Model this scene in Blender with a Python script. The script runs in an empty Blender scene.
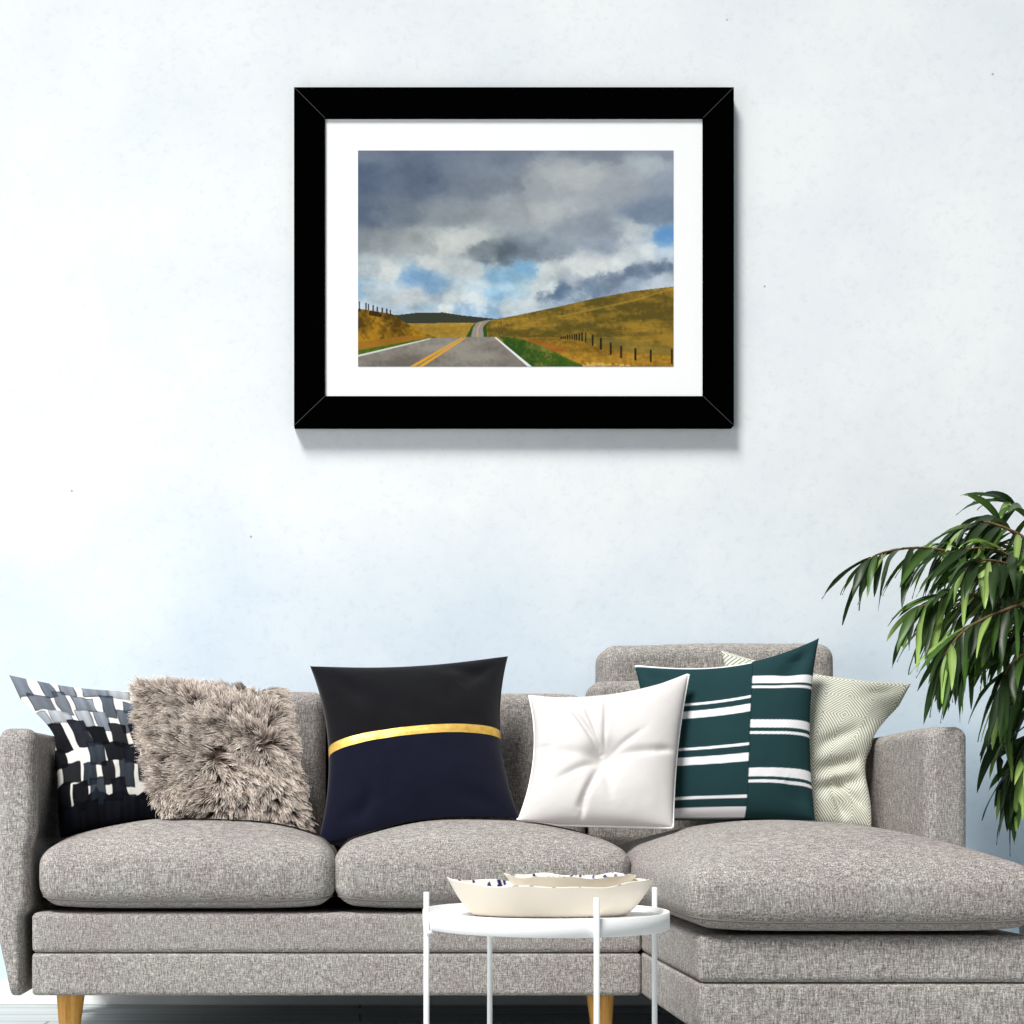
import bpy, bmesh, math, random
import numpy as np
from mathutils import Vector, noise as mnoise

random.seed(7)
rng = np.random.default_rng(11)
CAMZ = 0.64
F = 1500.0
CX, CY = 360.0, 800.0
C = bpy.context.scene.collection


def pt(px, py, d):
    """a real place (metres) measured off the photograph at distance d"""
    return Vector(((px - CX) * d / F, d, CAMZ + (CY - py) * d / F))


# ------------------------------------------------------------------ objects
def empty(name, loc, label, cat, group=None):
    o = bpy.data.objects.new(name, None)
    o.empty_display_size = 0.1
    C.objects.link(o)
    o.location = loc
    o['label'] = label
    o['category'] = cat
    if group:
        o['group'] = group
    return o


def mk(name, verts, faces, mat, parent=None, smooth=True, col=None, uv=None):
    """one mesh object; verts in world coordinates, stored relative to the parent's place"""
    off = Vector((0, 0, 0))
    p = parent
    while p is not None:
        off += p.location
        p = p.parent
    me = bpy.data.meshes.new(name)
    V = np.array([tuple(v) for v in verts], dtype=float) if not isinstance(verts, np.ndarray) else verts
    V = V - np.array(off)
    me.from_pydata(V.tolist(), [], [tuple(f) for f in faces])
    if smooth:
        me.polygons.foreach_set('use_smooth', [True] * len(me.polygons))
    if col is not None:
        a = me.color_attributes.new('Col', 'FLOAT_COLOR', 'POINT')
        c4 = np.ones((len(V), 4))
        c4[:, :3] = col
        a.data.foreach_set('color', c4.ravel())
    if uv is not None:
        l = me.uv_layers.new(name='UVMap')
        idx = np.zeros(len(me.loops), dtype=np.int32)
        me.loops.foreach_get('vertex_index', idx)
        l.data.foreach_set('uv', np.array(uv)[idx].ravel())
    me.materials.append(mat)
    me.update()
    o = bpy.data.objects.new(name, me)
    C.objects.link(o)
    if parent is not None:
        o.parent = parent
    return o


def srgb(r, g, b):
    f = lambda c: (c / 12.92) if c <= 0.04045 else ((c + 0.055) / 1.055) ** 2.4
    return (f(r / 255), f(g / 255), f(b / 255))


def srgb_np(a):
    a = np.clip(np.asarray(a, dtype=float) / 255.0, 0, 1)
    return np.where(a <= 0.04045, a / 12.92, ((a + 0.055) / 1.055) ** 2.4)


# ------------------------------------------------------------------ materials
class NT:
    def __init__(s, name, rough=0.8, spec=0.2):
        s.m = bpy.data.materials.new(name)
        s.m.use_nodes = True
        s.nt = s.m.node_tree
        s.b = s.nt.nodes['Principled BSDF']
        s.b.inputs['Roughness'].default_value = rough
        s.b.inputs['Specular IOR Level'].default_value = spec

    def n(s, t, **kw):
        x = s.nt.nodes.new(t)
        for k, v in kw.items():
            setattr(x, k, v)
        return x

    def l(s, a, b):
        s.nt.links.new(a, b)

    def noise(s, scale, vec=None, detail=3, rough=0.5):
        x = s.n('ShaderNodeTexNoise')
        x.inputs['Scale'].default_value = scale
        x.inputs['Detail'].default_value = detail
        x.inputs['Roughness'].default_value = rough
        if vec is not None:
            s.l(vec, x.inputs['Vector'])
        return x.outputs['Fac']

    def mapping(s, scale, out='Object', rot=(0, 0, 0)):
        tc = s.n('ShaderNodeTexCoord')
        mp = s.n('ShaderNodeMapping')
        mp.inputs['Scale'].default_value = scale
        mp.inputs['Rotation'].default_value = rot
        s.l(tc.outputs[out], mp.inputs['Vector'])
        return mp.outputs['Vector']

    def math(s, op, a, b=None, c=None):
        x = s.n('ShaderNodeMath', operation=op)
        for i, v in enumerate((a, b, c)):
            if v is None:
                continue
            if isinstance(v, (int, float)):
                x.inputs[i].default_value = v
            else:
                s.l(v, x.inputs[i])
        return x.outputs[0]

    def ramp(s, fac, stops):
        x = s.n('ShaderNodeValToRGB')
        e = x.color_ramp.elements
        while len(e) < len(stops):
            e.new(0.5)
        for i, (p, c) in enumerate(stops):
            e[i].position = p
            e[i].color = (*c, 1)
        s.l(fac, x.inputs['Fac'])
        return x.outputs['Color']

    def base(s, col):
        if isinstance(col, tuple):
            s.b.inputs['Base Color'].default_value = (*col, 1)
        else:
            s.l(col, s.b.inputs['Base Color'])

    def bump(s, h, strength=0.3, dist=0.002):
        x = s.n('ShaderNodeBump')
        x.inputs['Strength'].default_value = strength
        x.inputs['Distance'].default_value = dist
        s.l(h, x.inputs['Height'])
        s.l(x.outputs['Normal'], s.b.inputs['Normal'])


def plain(name, col, rough=0.7, spec=0.2, var=0.06, scale=30):
    t = NT(name, rough, spec)
    c = np.array(col)
    f = t.noise(scale, t.mapping((1, 1, 1)))
    t.base(t.ramp(f, [(0.3, tuple(c * (1 - var))), (0.7, tuple(np.minimum(c * (1 + var), 1)))]))
    return t.m


def vcol(name, rough=0.85, spec=0.1, weave=0.0, sheen=0.0, mottled=0.0):
    t = NT(name, rough, spec)
    a = t.n('ShaderNodeVertexColor', layer_name='Col')
    col = a.outputs['Color']
    if mottled:
        f = t.noise(14, t.mapping((1, 1, 1)), 4)
        mx = t.n('ShaderNodeMix', data_type='RGBA', blend_type='MULTIPLY')
        mx.inputs[0].default_value = 1.0
        t.l(col, mx.inputs[6])
        t.l(t.ramp(f, [(0.3, (1 - mottled,) * 3), (0.7, (1, 1, 1))]), mx.inputs[7])
        col = mx.outputs[2]
    t.base(col)
    if weave:
        f = t.noise(500, t.mapping((1, 1, 1)), 2)
        t.bump(f, weave, 0.001)
    if sheen:
        t.b.inputs['Sheen Weight'].default_value = sheen
        t.b.inputs['Sheen Roughness'].default_value = 0.5
    return t.m


def fabric_mat():
    t = NT('heather_grey_weave', 0.95, 0.05)
    v1 = t.noise(1, t.mapping((430, 430, 60)), 3, 0.6)
    v2 = t.noise(1, t.mapping((60, 60, 430)), 3, 0.6)
    v3 = t.noise(1, t.mapping((330, 330, 330)), 3, 0.6)
    v4 = t.noise(1, t.mapping((7, 7, 7)), 2, 0.5)
    s = t.math('ADD', t.math('MULTIPLY', v1, 0.40), t.math('MULTIPLY', v2, 0.25))
    s = t.math('ADD', s, t.math('MULTIPLY', v3, 0.35))
    col = t.ramp(s, [(0.36, srgb(78, 73, 70)), (0.45, srgb(132, 127, 123)), (0.52, srgb(164, 158, 154)),
                     (0.61, srgb(212, 208, 204))])
    mx = t.n('ShaderNodeMix', data_type='RGBA', blend_type='MULTIPLY')
    mx.inputs[0].default_value = 1.0
    t.l(col, mx.inputs[6])
    t.l(t.ramp(v4, [(0.35, (0.93, 0.90, 0.91)), (0.65, (1.0, 1.02, 1.0))]), mx.inputs[7])
    t.base(mx.outputs[2])
    t.bump(s, 0.5, 0.003)
    return t.m


M = {}
M['fabric'] = fabric_mat()
M['piping'] = plain('grey_piping', srgb(118, 112, 108), 0.95, 0.05)
M['black'] = plain('black_lacquer', (.0006, .0006, .0006), 0.9, 0.0, 0.02)
M['gap'] = plain('mitre_grey', srgb(70, 70, 70), 0.6, 0.1, 0.02)
M['mat'] = plain('white_mat_board', (0.97, 0.97, 0.97), 0.9, 0.05, 0.005)
M['metal'] = plain('white_powder_coat', srgb(248, 248, 248), 0.45, 0.3, 0.01)
M['tray'] = plain('white_tray_enamel', srgb(225, 228, 232), 0.35, 0.4, 0.01)
M['print'] = vcol('printed_photograph', 0.8, 0.05)
M['vc_fabric'] = vcol('printed_cotton', 0.95, 0.05, 0.35)
M['velvet'] = vcol('velvet', 0.9, 0.05, 0.3, 0.15, 0.25)
M['white_cotton'] = plain('white_cotton', srgb(214, 210, 208), 0.95, 0.05, 0.015, 12)
M['white_piping'] = plain('bright_white_piping', (0.95, 0.95, 0.95), 0.9, 0.05, 0.01)
M['fur'] = vcol('long_pile_fur', 0.75, 0.15)
M['ceramic'] = vcol('speckled_ceramic', 0.4, 0.35)
M['pot'] = plain('pot_grey', srgb(190, 190, 188), 0.7, 0.2)
M['soil'] = plain('soil', srgb(60, 45, 35), 0.95, 0.05, 0.3, 80)
M['bark'] = plain('bark', srgb(112, 88, 66), 0.9, 0.1, 0.3, 60)


def gold_mat():
    t = NT('gold_ribbon', 0.42, 0.5)
    f = t.noise(60, t.mapping((1, 1, 1)))
    t.base(t.ramp(f, [(0.3, srgb(214, 166, 70)), (0.7, srgb(240, 200, 105))]))
    t.b.inputs['Metallic'].default_value = 0.35
    return t.m


def wood_mat():
    t = NT('oak', 0.55, 0.3)
    f = t.noise(1, t.mapping((55, 55, 7)), 4, 0.6)
    t.base(t.ramp(f, [(0.3, srgb(176, 118, 50)), (0.5, srgb(222, 164, 84)), (0.7, srgb(236, 184, 104))]))
    return t.m


def wall_mat():
    t = NT('white_plaster', 0.95, 0.05)
    big = t.noise(1.7, t.mapping((1, 1, 1)), 5, 0.6)
    fine = t.noise(38, t.mapping((1, 1, 1)), 8, 0.8)
    c1 = t.ramp(big, [(0.34, srgb(232, 237, 241)), (0.60, srgb(242, 245, 246))])
    c2 = t.ramp(fine, [(0.30, (0.86, 0.885, 0.91)), (0.48, (1, 1, 1))])
    mx = t.n('ShaderNodeMix', data_type='RGBA', blend_type='MULTIPLY')
    mx.inputs[0].default_value = 0.75
    t.l(c1, mx.inputs[6]); t.l(c2, mx.inputs[7])
    # sparse dark pin-pricks in the plaster
    vo = t.n('ShaderNodeTexVoronoi')
    vo.inputs['Scale'].default_value = 6.0
    t.l(t.mapping((1, 0.02, 1)), vo.inputs['Vector'])
    near = t.math('LESS_THAN', vo.outputs['Distance'], 0.024)
    sx = t.n('ShaderNodeSeparateColor')
    t.l(vo.outputs['Color'], sx.inputs[0])
    some = t.math('GREATER_THAN', sx.outputs[0], 0.55)
    sp = t.math('MULTIPLY', near, some)
    mx2 = t.n('ShaderNodeMix', data_type='RGBA')
    t.l(t.math('MULTIPLY', sp, 0.55), mx2.inputs[0])
    t.l(mx.outputs[2], mx2.inputs[6])
    mx2.inputs[7].default_value = (*srgb(95, 105, 120), 1)
    # bluish light low on the wall, painted into the base colour
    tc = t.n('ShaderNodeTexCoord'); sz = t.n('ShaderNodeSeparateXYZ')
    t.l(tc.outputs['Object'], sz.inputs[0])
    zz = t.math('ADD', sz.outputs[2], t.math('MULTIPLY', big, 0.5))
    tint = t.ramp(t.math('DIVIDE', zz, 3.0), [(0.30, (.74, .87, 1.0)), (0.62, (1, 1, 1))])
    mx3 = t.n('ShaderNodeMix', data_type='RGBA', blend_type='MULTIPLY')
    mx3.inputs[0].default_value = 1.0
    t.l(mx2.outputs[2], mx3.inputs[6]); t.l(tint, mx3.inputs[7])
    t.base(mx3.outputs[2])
    t.bump(t.math('ADD', t.math('MULTIPLY', fine, 0.5), big), 0.25, 0.004)
    return t.m


def floor_mat():
    t = NT('pale_grey_floorboards', 0.5, 0.3)
    f = t.noise(1, t.mapping((2, 40, 1)), 4, 0.6)
    g = t.ramp(f, [(0.3, srgb(168, 174, 174)), (0.7, srgb(196, 200, 199))])
    br = t.n('ShaderNodeTexBrick')
    br.inputs['Scale'].default_value = 1.0
    br.inputs['Mortar Size'].default_value = 0.004
    br.inputs['Brick Width'].default_value = 1.8
    br.inputs['Row Height'].default_value = 0.14
    br.inputs['Color1'].default_value = (1, 1, 1, 1)
    br.inputs['Color2'].default_value = (0.9, 0.9, 0.9, 1)
    br.inputs['Mortar'].default_value = (0.35, 0.35, 0.35, 1)
    t.l(t.mapping((1, 1, 1)), br.inputs['Vector'])
    mx = t.n('ShaderNodeMix', data_type='RGBA', blend_type='MULTIPLY')
    mx.inputs[0].default_value = 1.0
    t.l(g, mx.inputs[6]); t.l(br.outputs['Color'], mx.inputs[7])
    t.base(mx.outputs[2])
    return t.m


def diamond_mat():
    """concentric-diamond woven lines, sage on cream, from the cushion's own UVs"""
    t = NT('diamond_weave', 0.92, 0.1)
    tc = t.n('ShaderNodeTexCoord')
    sp = t.n('ShaderNodeSeparateXYZ')
    t.l(tc.outputs['UV'], sp.inputs[0])
    n = 3.6
    x = t.math('MULTIPLY', sp.outputs[0], n)
    y = t.math('MULTIPLY', sp.outputs[1], n)
    row = t.math('FLOOR', y)
    x = t.math('ADD', x, t.math('MULTIPLY', t.math('MODULO', row, 2.0), 0.5))
    dx = t.math('ABSOLUTE', t.math('SUBTRACT', t.math('FRACT', x), 0.5))
    dy = t.math('ABSOLUTE', t.math('SUBTRACT', t.math('FRACT', y), 0.5))
    dd = t.math('FRACT', t.math('MULTIPLY', t.math('ADD', dx, dy), 13.0))
    tri = t.math('ABSOLUTE', t.math('SUBTRACT', dd, 0.5))
    col = t.ramp(t.math('MULTIPLY', tri, 2.0), [(0.35, srgb(150, 156, 140)), (0.6, srgb(232, 229, 216))])
    t.base(col)
    t.bump(tri, 0.2, 0.002)
    return t.m


def leaf_mat():
    t = NT('leaf_green', 0.4, 0.4)
    a = t.n('ShaderNodeVertexColor', layer_name='Col')
    t.base(a.outputs['Color'])
    t.b.inputs['Subsurface Weight'].default_value = 0.0
    tr = t.n('ShaderNodeBsdfTranslucent')
    t.l(a.outputs['Color'], tr.inputs['Color'])
    mx = t.n('ShaderNodeMixShader')
    mx.inputs[0].default_value = 0.25
    t.l(t.b.outputs[0], mx.inputs[1]); t.l(tr.outputs[0], mx.inputs[2])
    t.l(mx.outputs[0], t.nt.nodes['Material Output'].inputs['Surface'])
    return t.m


M['gold'] = gold_mat()
M['wood'] = wood_mat()
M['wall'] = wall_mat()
M['floor'] = floor_mat()
M['diamond'] = diamond_mat()
M['leaf'] = leaf_mat()
M['skirting'] = plain('white_gloss_paint', srgb(238, 240, 240), 0.5, 0.3, 0.01)


# ------------------------------------------------------------------ shapes
def axis_coords(a, b, r, seg, mid):
    """coordinates dense in the rounded ends, even between"""
    r = min(r, (b - a) / 2 * 0.999)
    lo = [a + r * (1 - math.cos(math.pi / 2 * i / seg)) if False else a + r * i / seg for i in range(seg)]
    md = list(np.linspace(a + r, b - r, mid + 1))
    hi = [b - r * i / seg for i in range(seg - 1, -1, -1)]
    return lo + md + hi


def rbox(x0, x1, y0, y1, z0, z1, r, seg=4, mid=(10, 10, 6), f=None):
    """rounded box -> verts, faces (closed)"""
    X = axis_coords(x0, x1, r, seg, mid[0])
    Y = axis_coords(y0, y1, r, seg, mid[1])
    Z = axis_coords(z0, z1, r, seg, mid[2])
    idx, V, Fc = {}, [], []

    def vid(i, j, k):
        key = (i, j, k)
        if key not in idx:
            p = Vector((X[i], Y[j], Z[k]))
            q = Vector((min(max(p.x, x0 + r), x1 - r), min(max(p.y, y0 + r), y1 - r), min(max(p.z, z0 + r), z1 - r)))
            d = p - q
            if d.length > 1e-9:
                p = q + d.normalized() * r
            if f:
                p = f(p)
            idx[key] = len(V)
            V.append(p)
        return idx[key]
    nx, ny, nz = len(X) - 1, len(Y) - 1, len(Z) - 1
    for i in range(nx):
        for j in range(ny):
            Fc.append((vid(i, j, 0), vid(i, j + 1, 0), vid(i + 1, j + 1, 0), vid(i + 1, j, 0)))
            Fc.append((vid(i, j, nz), vid(i + 1, j, nz), vid(i + 1, j + 1, nz), vid(i, j + 1, nz)))
    for i in range(nx):
        for k in range(nz):
            Fc.append((vid(i, 0, k), vid(i + 1, 0, k), vid(i + 1, 0, k + 1), vid(i, 0, k + 1)))
            Fc.append((vid(i, ny, k), vid(i, ny, k + 1), vid(i + 1, ny, k + 1), vid(i + 1, ny, k)))
    for j in range(ny):
        for k in range(nz):
            Fc.append((vid(0, j, k), vid(0, j, k + 1), vid(0, j + 1, k + 1), vid(0, j + 1, k)))
            Fc.append((vid(nx, j, k), vid(nx, j + 1, k), vid(nx, j + 1, k + 1), vid(nx, j, k + 1)))
    return V, Fc


def tube(points, r, n=8, closed=False, radii=None):
    P = [Vector(p) for p in points]
    V, Fc = [], []
    m = len(P)
    up = Vector((0, 0, 1))
    prev = None
    for i, p in enumerate(P):
        if closed:
            t = (P[(i + 1) % m] - P[i - 1]).normalized()
        else:
            t = (P[min(i + 1, m - 1)] - P[max(i - 1, 0)]).normalized()
        if prev is None:
            a = t.cross(up)
            if a.length < 0.1:
                a = t.cross(Vector((1, 0, 0)))
        else:
            a = prev - t * prev.dot(t)
        a.normalize()
        prev = a
        b = t.cross(a)
        rr = radii[i] if radii else r
        for k in range(n):
            th = 2 * math.pi * k / n
            V.append(p + (a * math.cos(th) + b * math.sin(th)) * rr)
    for i in range(m if closed else m - 1):
        for k in range(n):
            i2 = (i + 1) % m
            Fc.append((i * n + k, i * n + (k + 1) % n, i2 * n + (k + 1) % n, i2 * n + k))
    if not closed:
        Fc.append(tuple(range(n - 1, -1, -1)))
        Fc.append(tuple((m - 1) * n + k for k in range(n)))
    return V, Fc


def lathe(profile, center, n=96, close=True):
    V, Fc = [], []
    m = len(profile)
    for i in range(n):
        th = 2 * math.pi * i / n
        for (r, z) in profile:
            V.append((center[0] + r * math.cos(th), center[1] + r * math.sin(th), center[2] + z))
    for i in range(n):
        i2 = (i + 1) % n
        for k in range(m if close else m - 1):
            k2 = (k + 1) % m
            Fc.append((i * m + k, i2 * m + k, i2 * m + k2, i * m + k2))
    return V, Fc


def fbm(h, w, base=4, octaves=5, seed=0, aspect=1.0, gain=0.5):
    """value noise sampled on an h x w grid, 0..1"""
    g = np.random.default_rng(seed)
    out = np.zeros((h, w)); amp = 1.0; tot = 0.0
    for o in range(octaves):
        ny = max(2, int(base * 2 ** o)); nx = max(2, int(base * aspect * 2 ** o))
        R = g.random((ny + 2, nx + 2))
        y = np.linspace(0, ny, h); x = np.linspace(0, nx, w)
        yi = np.minimum(y.astype(int), ny - 1 + 1); xi = np.minimum(x.astype(int), nx)
        fy = y - yi; fx = x - xi
        fy = fy * fy * (3 - 2 * fy); fx = fx * fx * (3 - 2 * fx)
        a = R[yi][:, xi]; b = R[yi][:, xi + 1]; c = R[yi + 1][:, xi]; d = R[yi + 1][:, xi + 1]
        v = (a * (1 - fx) + b * fx) * (1 - fy)[:, None] + (c * (1 - fx) + d * fx) * fy[:, None]
        out += amp * v; tot += amp; amp *= gain
    return out / tot


# ------------------------------------------------------------------ the setting
WY = 4.70
fl = mk('floor', [(-4.2, -1.5, 0), (5.0, -1.5, 0), (5.0, WY + .1, 0), (-4.2, WY + .1, 0),
                  (-4.2, -1.5, -.05), (5.0, -1.5, -.05), (5.0, WY + .1, -.05), (-4.2, WY + .1, -.05)],
        [(0, 1, 2, 3), (7, 6, 5, 4), (0, 4, 5, 1), (1, 5, 6, 2), (2, 6, 7, 3), (3, 7, 4, 0)], M['floor'], smooth=False)
fl['kind'] = 'structure'
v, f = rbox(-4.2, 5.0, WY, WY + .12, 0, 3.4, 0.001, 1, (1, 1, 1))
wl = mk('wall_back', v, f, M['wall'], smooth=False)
wl['kind'] = 'structure'


def skirt(p):
    return Vector((p.x, p.y + (max(0, (p.z - 0.055)) * 0.4 if p.y < WY - .008 else 0), p.z))


v, f = rbox(-4.2, 5.0, WY - .016, WY, 0, .072, 0.003, 2, (4, 1, 6), skirt)
bb = mk('baseboard_back', v, f, M['skirting'])
bb['kind'] = 'structure'

# ------------------------------------------------------------------ sofa
sofa = empty('sectional_sofa', (0.3, 4.15, 0),
             'heather grey upholstered corner sofa with chaise on the right and oak legs', 'sofa')
FB = M['fabric']


def sm(a, b, x):
    t = min(1, max(0, (x - a) / (b - a)))
    return t * t * (3 - 2 * t)


def part(name, args, parent=sofa, mat=None, **kw):
    v, f = rbox(*args, **kw)
    return mk(name, v, f, mat or FB, parent)


# main plinth: two stitched bands
part('base_lower', (-.822, .705, 3.752, 4.62, .15, .2565, .011), seg=3, mid=(30, 10, 3))
part('base_upper', (-.822, .705, 3.75, 4.62, .2575, .3575, .014), seg=3, mid=(30, 10, 3))
# chaise plinth
part('chaise_base_lower', (.706, 1.405, 3.128, 4.62, .15, .2575, .011), seg=3, mid=(16, 20, 3))
part('chaise_base_upper', (.706, 1.405, 3.125, 4.62, .2585, .3575, .014), seg=3, mid=(16, 20, 3))


def left_arm(p):
    t = (p.x + .9) / .118
    xo = -.906 + .026 * (1 - sm(.15, .32, p.z)) - .004 * math.sin((p.z - .15) * 4.0)
    xi = -.812 - .016 * (1 - sm(.50, .57, p.z)) - .018 * (1 - sm(.345, .37, p.z)) - .034 * sm(3.76, 3.97, p.y) * sm(.5, .55, p.z)
    return Vector((xo + (xi - xo) * t, p.y, p.z))


part('armrest', (-.9, -.782, 3.745, 4.64, .148, .82, .034), seg=6, mid=(6, 24, 40), f=left_arm)


def right_arm(p):
    x = p.x
    if p.x < 1.46:
        x += 0.012 * sm(3.9, 4.3, p.y)
    return Vector((x, p.y, p.z + 0.004 * math.sin(p.y * 7)))


part('armrest', (1.4175, 1.524, 3.75, 4.64, .148, .82, .030), seg=6, mid=(6, 24, 24), f=right_arm)
# back frame behind the cushions
part('backrest', (-.865, 1.49, 4.52, 4.66, .2, .915, .035), seg=4, mid=(40, 4, 14))


def seat_fn(x0, x1, y0, y1, z0, z1, crown, e=2.4, ef=2.4, sag=0.012, seed=0.0, back=2.4):
    cx, cy = (x0 + x1) / 2, (y0 + y1) / 2
    hx, hy = (x1 - x0) / 2, (y1 - y0) / 2

    def fn(p):
        a = min(1, abs((p.x - cx) / hx)); b = (p.y - cy) / hy
        pb = 1 - abs(min(0, b)) ** ef if b < 0 else 1 - b ** back
        t = (p.z - z0) / (z1 - z0)
        z = p.z + crown * (1 - a ** e) * max(0, pb) * sm(0.35, 1, t)
        # front face bulges, bottom corners tuck up
        z += 0.014 * a ** 6 * (1 - t) * (1 if b < 0 else 0.4)
        n = mnoise.noise(Vector((p.x * 5 + seed, p.y * 5, p.z * 3))) * 0.006
        y = p.y - (0.012 * math.sin(math.pi * min(1, max(0, t))) * (1 - a ** 4) if b < -.8 else 0)
        x = p.x + (0.006 * math.sin(math.pi * min(1, max(0, t))) * (1 if p.x > cx else -1) if a > .8 else 0)
        return Vector((x, y, z + n * sm(.3, .9, t)))
    return fn


def seat_cushion(name, x0, x1, y0, y1, z0, z1, crown, r, seed, e=2.4, ef=3.0, mid=(30, 26, 6)):
    fn = seat_fn(x0, x1, y0, y1, z0, z1, crown, e, ef, seed=seed)
    o = part(name, (x0, x1, y0, y1, z0, z1, r), seg=6, mid=mid, f=fn)
    # welt that runs round the foot of the cushion
    zs = z0 + 0.021
    pts = []
    ins = r - math.sqrt(r * r - (r - .021) ** 2) - .0005
    rr = r - ins
    for (ax, ay, s) in ((x0 + r, y0 + r, 180), (x1 - r, y0 + r, 270), (x1 - r, y1 - r, 0), (x0 + r, y1 - r, 90)):
        for k in range(7):
            th = math.radians(s + 15 * k)
            pts.append(Vector((ax + rr * math.cos(th), ay + rr * math.sin(th), zs)))
    dense = []
    for i in range(len(pts)):
        a, b = pts[i], pts[(i + 1) % len(pts)]
        m = max(1, int((b - a).length / .03))
        for k in range(m):
            dense.append(a.lerp(b, k / m))
    dense = [fn(p) for p in dense]
    v, f = tube(dense, .0028, 6, True)
    mk('piping', v, f, M['piping'], o)
    return o


seat_cushion('seat_cushion', -.802, -.066, 3.735, 4.34, .367, .525, .068, .048, 1.0)
seat_cushion('seat_cushion', -.060, .678, 3.735, 4.34, .367, .525, .064, .048, 5.0)
seat_cushion('chaise_cushion', .684, 1.412, 3.095, 4.38, .366, .505, .084, .046, 9.0, 2.2, 5.0, (30, 44, 6))


def back_fn(x0, x1, z1, amp=.02, seed=0.):
    cx, hx = (x0 + x1) / 2, (x1 - x0) / 2

    def fn(p):
        a = min(1, abs((p.x - cx) / hx))
        y = p.y - amp * (1 - a ** 3) * math.sin(math.pi * min(1, max(0, (p.z - .45) / (z1 - .45)))) * (1 if p.y < 4.42 else 0)
        n = mnoise.noise(Vector((p.x * 6 + seed, p.y * 6, p.z * 5))) * .008
        return Vector((p.x, y + n, p.z + n * .8 + .006 * (1 - a * a)))
    return fn


part('back_cushion', (-.84, -.10, 4.33, 4.53, .50, .952, .04), seg=5, mid=(26, 4, 18), f=back_fn(-.84, -.1, .95, .02, 3.))
part('back_cushion', (-.09, .655, 4.33, 4.53, .50, .945, .04), seg=5, mid=(26, 4, 18), f=back_fn(-.09, .655, .95, .02, 7.))
part('back_cushion', (.665, 1.41, 4.33, 4.47, .50, .985, .04), seg=5, mid=(26, 4, 18), f=back_fn(.665, 1.41, .98, .015, 11.))
part('headrest', (.724, 1.424, 4.475, 4.66, .80, 1.105, .045), seg=5, mid=(26, 4, 12), f=back_fn(.716, 1.424, 1.1, .0, 15.))


def leg(x, y, splx=0.0, sply=0.0):
    V, Fc = [], []
    n = 20
    rows = [(0, .019), (.004, .021), (.075, .028), (.14, .0345), (.152, .0345)]
    for (z, r) in rows:
        for k in range(n):
            th = 2 * math.pi * k / n
            c, s = math.cos(th), math.sin(th)
            q = (abs(c) ** 3 + abs(s) ** 3) ** (-1 / 3)
            V.append((x + splx * (1 - z / .15) + r * q * c, y + sply * (1 - z / .15) + r * q * s, z))
    for i in range(len(rows) - 1):
        for k in range(n):
            Fc.append((i * n + k, i * n + (k + 1) % n, (i + 1) * n + (k + 1) % n, (i + 1) * n + k))
    Fc.append(tuple(range(n - 1, -1, -1)))
    Fc.append(tuple(4 * n + k for k in range(n)))
    return mk('leg', V, Fc, M['wood'], sofa)


for (lx, ly, sx, sy) in ((-.742, 3.85, -.004, -.004), (.616, 3.85, .004, -.004), (-.858, 4.5, -.004, .01),
                         (.80, 3.21, -.004, -.01), (1.32, 3.21, .004, -.01), (1.32, 4.5, .004, .01)):
    leg(lx, ly, sx, sy)


# ------------------------------------------------------------------ cushions
def cushion_shape(bl, br, tr, tl, thick, N, pinch=(.06, .06, .06, .06), power=.42, hfun=None, wob=.0, seed=0, rows=None,
                  puff=0.5, edgefun=None):
    """scatter cushion: front and back bulge between four pinched corners.
    returns front points grid P[j,i], normals, uv grid"""
    u = np.linspace(0, 1, N + 1); vv = np.linspace(0, 1, N + 1)
    U, V = np.meshgrid(u, vv)
    kl, kr, kb, kt = pinch
    U2 = U + 4 * V * (1 - V) * (kl * (1 - U) - kr * U)
    V2 = V + 4 * U * (1 - U) * (kb * (1 - V) - kt * V)
    if edgefun:
        U2, V2 = edgefun(U, V, U2, V2)
    bl, br, tr, tl = [np.array(p) for p in (bl, br, tr, tl)]
    P = ((1 - U2) * (1 - V2))[..., None] * bl + (U2 * (1 - V2))[..., None] * br + (U2 * V2)[..., None] * tr + \
        ((1 - U2) * V2)[..., None] * tl
    nrm = np.cross((br - bl) + (tr - tl), (tl - bl) + (tr - br))
    nrm /= np.linalg.norm(nrm)
    if nrm[1] > 0:
        nrm = -nrm
    h = (16 * U * (1 - U) * V * (1 - V)) ** power
    w = fbm(N + 1, N + 1, 3, 4, seed) - .5
    edge = np.minimum(1, 12 * U * (1 - U)) * np.minimum(1, 12 * V * (1 - V))
    hf = h * thick * puff + w * wob * edge
    if hfun is not None:
        hf = hf + hfun(U, V) * edge
    hf = hf * (h > 0)
    front = P + hf[..., None] * nrm
    back = P - (h * thick * (1 - puff))[..., None] * nrm
    return front, back, nrm, U, V


def cushion_mesh(name, front, back, mat, parent, color=None, uv=None):
    n = front.shape[0]
    idf = np.arange(n * n).reshape(n, n)
    idb = np.full((n, n), -1)
    idb[0, :] = idf[0, :]; idb[-1, :] = idf[-1, :]; idb[:, 0] = idf[:, 0]; idb[:, -1] = idf[:, -1]
    inner = np.zeros((n, n), bool); inner[1:-1, 1:-1] = True
    idb[inner] = n * n + np.arange(inner.sum())
    verts = np.concatenate([front.reshape(-1, 3), back[inner]])
    q = lambda I: np.stack([I[:-1, :-1], I[:-1, 1:], I[1:, 1:], I[1:, :-1]], -1).reshape(-1, 4)
    faces = np.concatenate([q(idf), q(idb)[:, ::-1]]).tolist()
    colr = None
    if color is not None:
        colr = np.concatenate([color.reshape(-1, 3), color[inner]])
    uvv = None
    if uv is not None:
        uvv = np.concatenate([uv.reshape(-1, 2), uv[inner]])
    return mk(name, verts, faces, mat, parent, True, colr, uvv)


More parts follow.
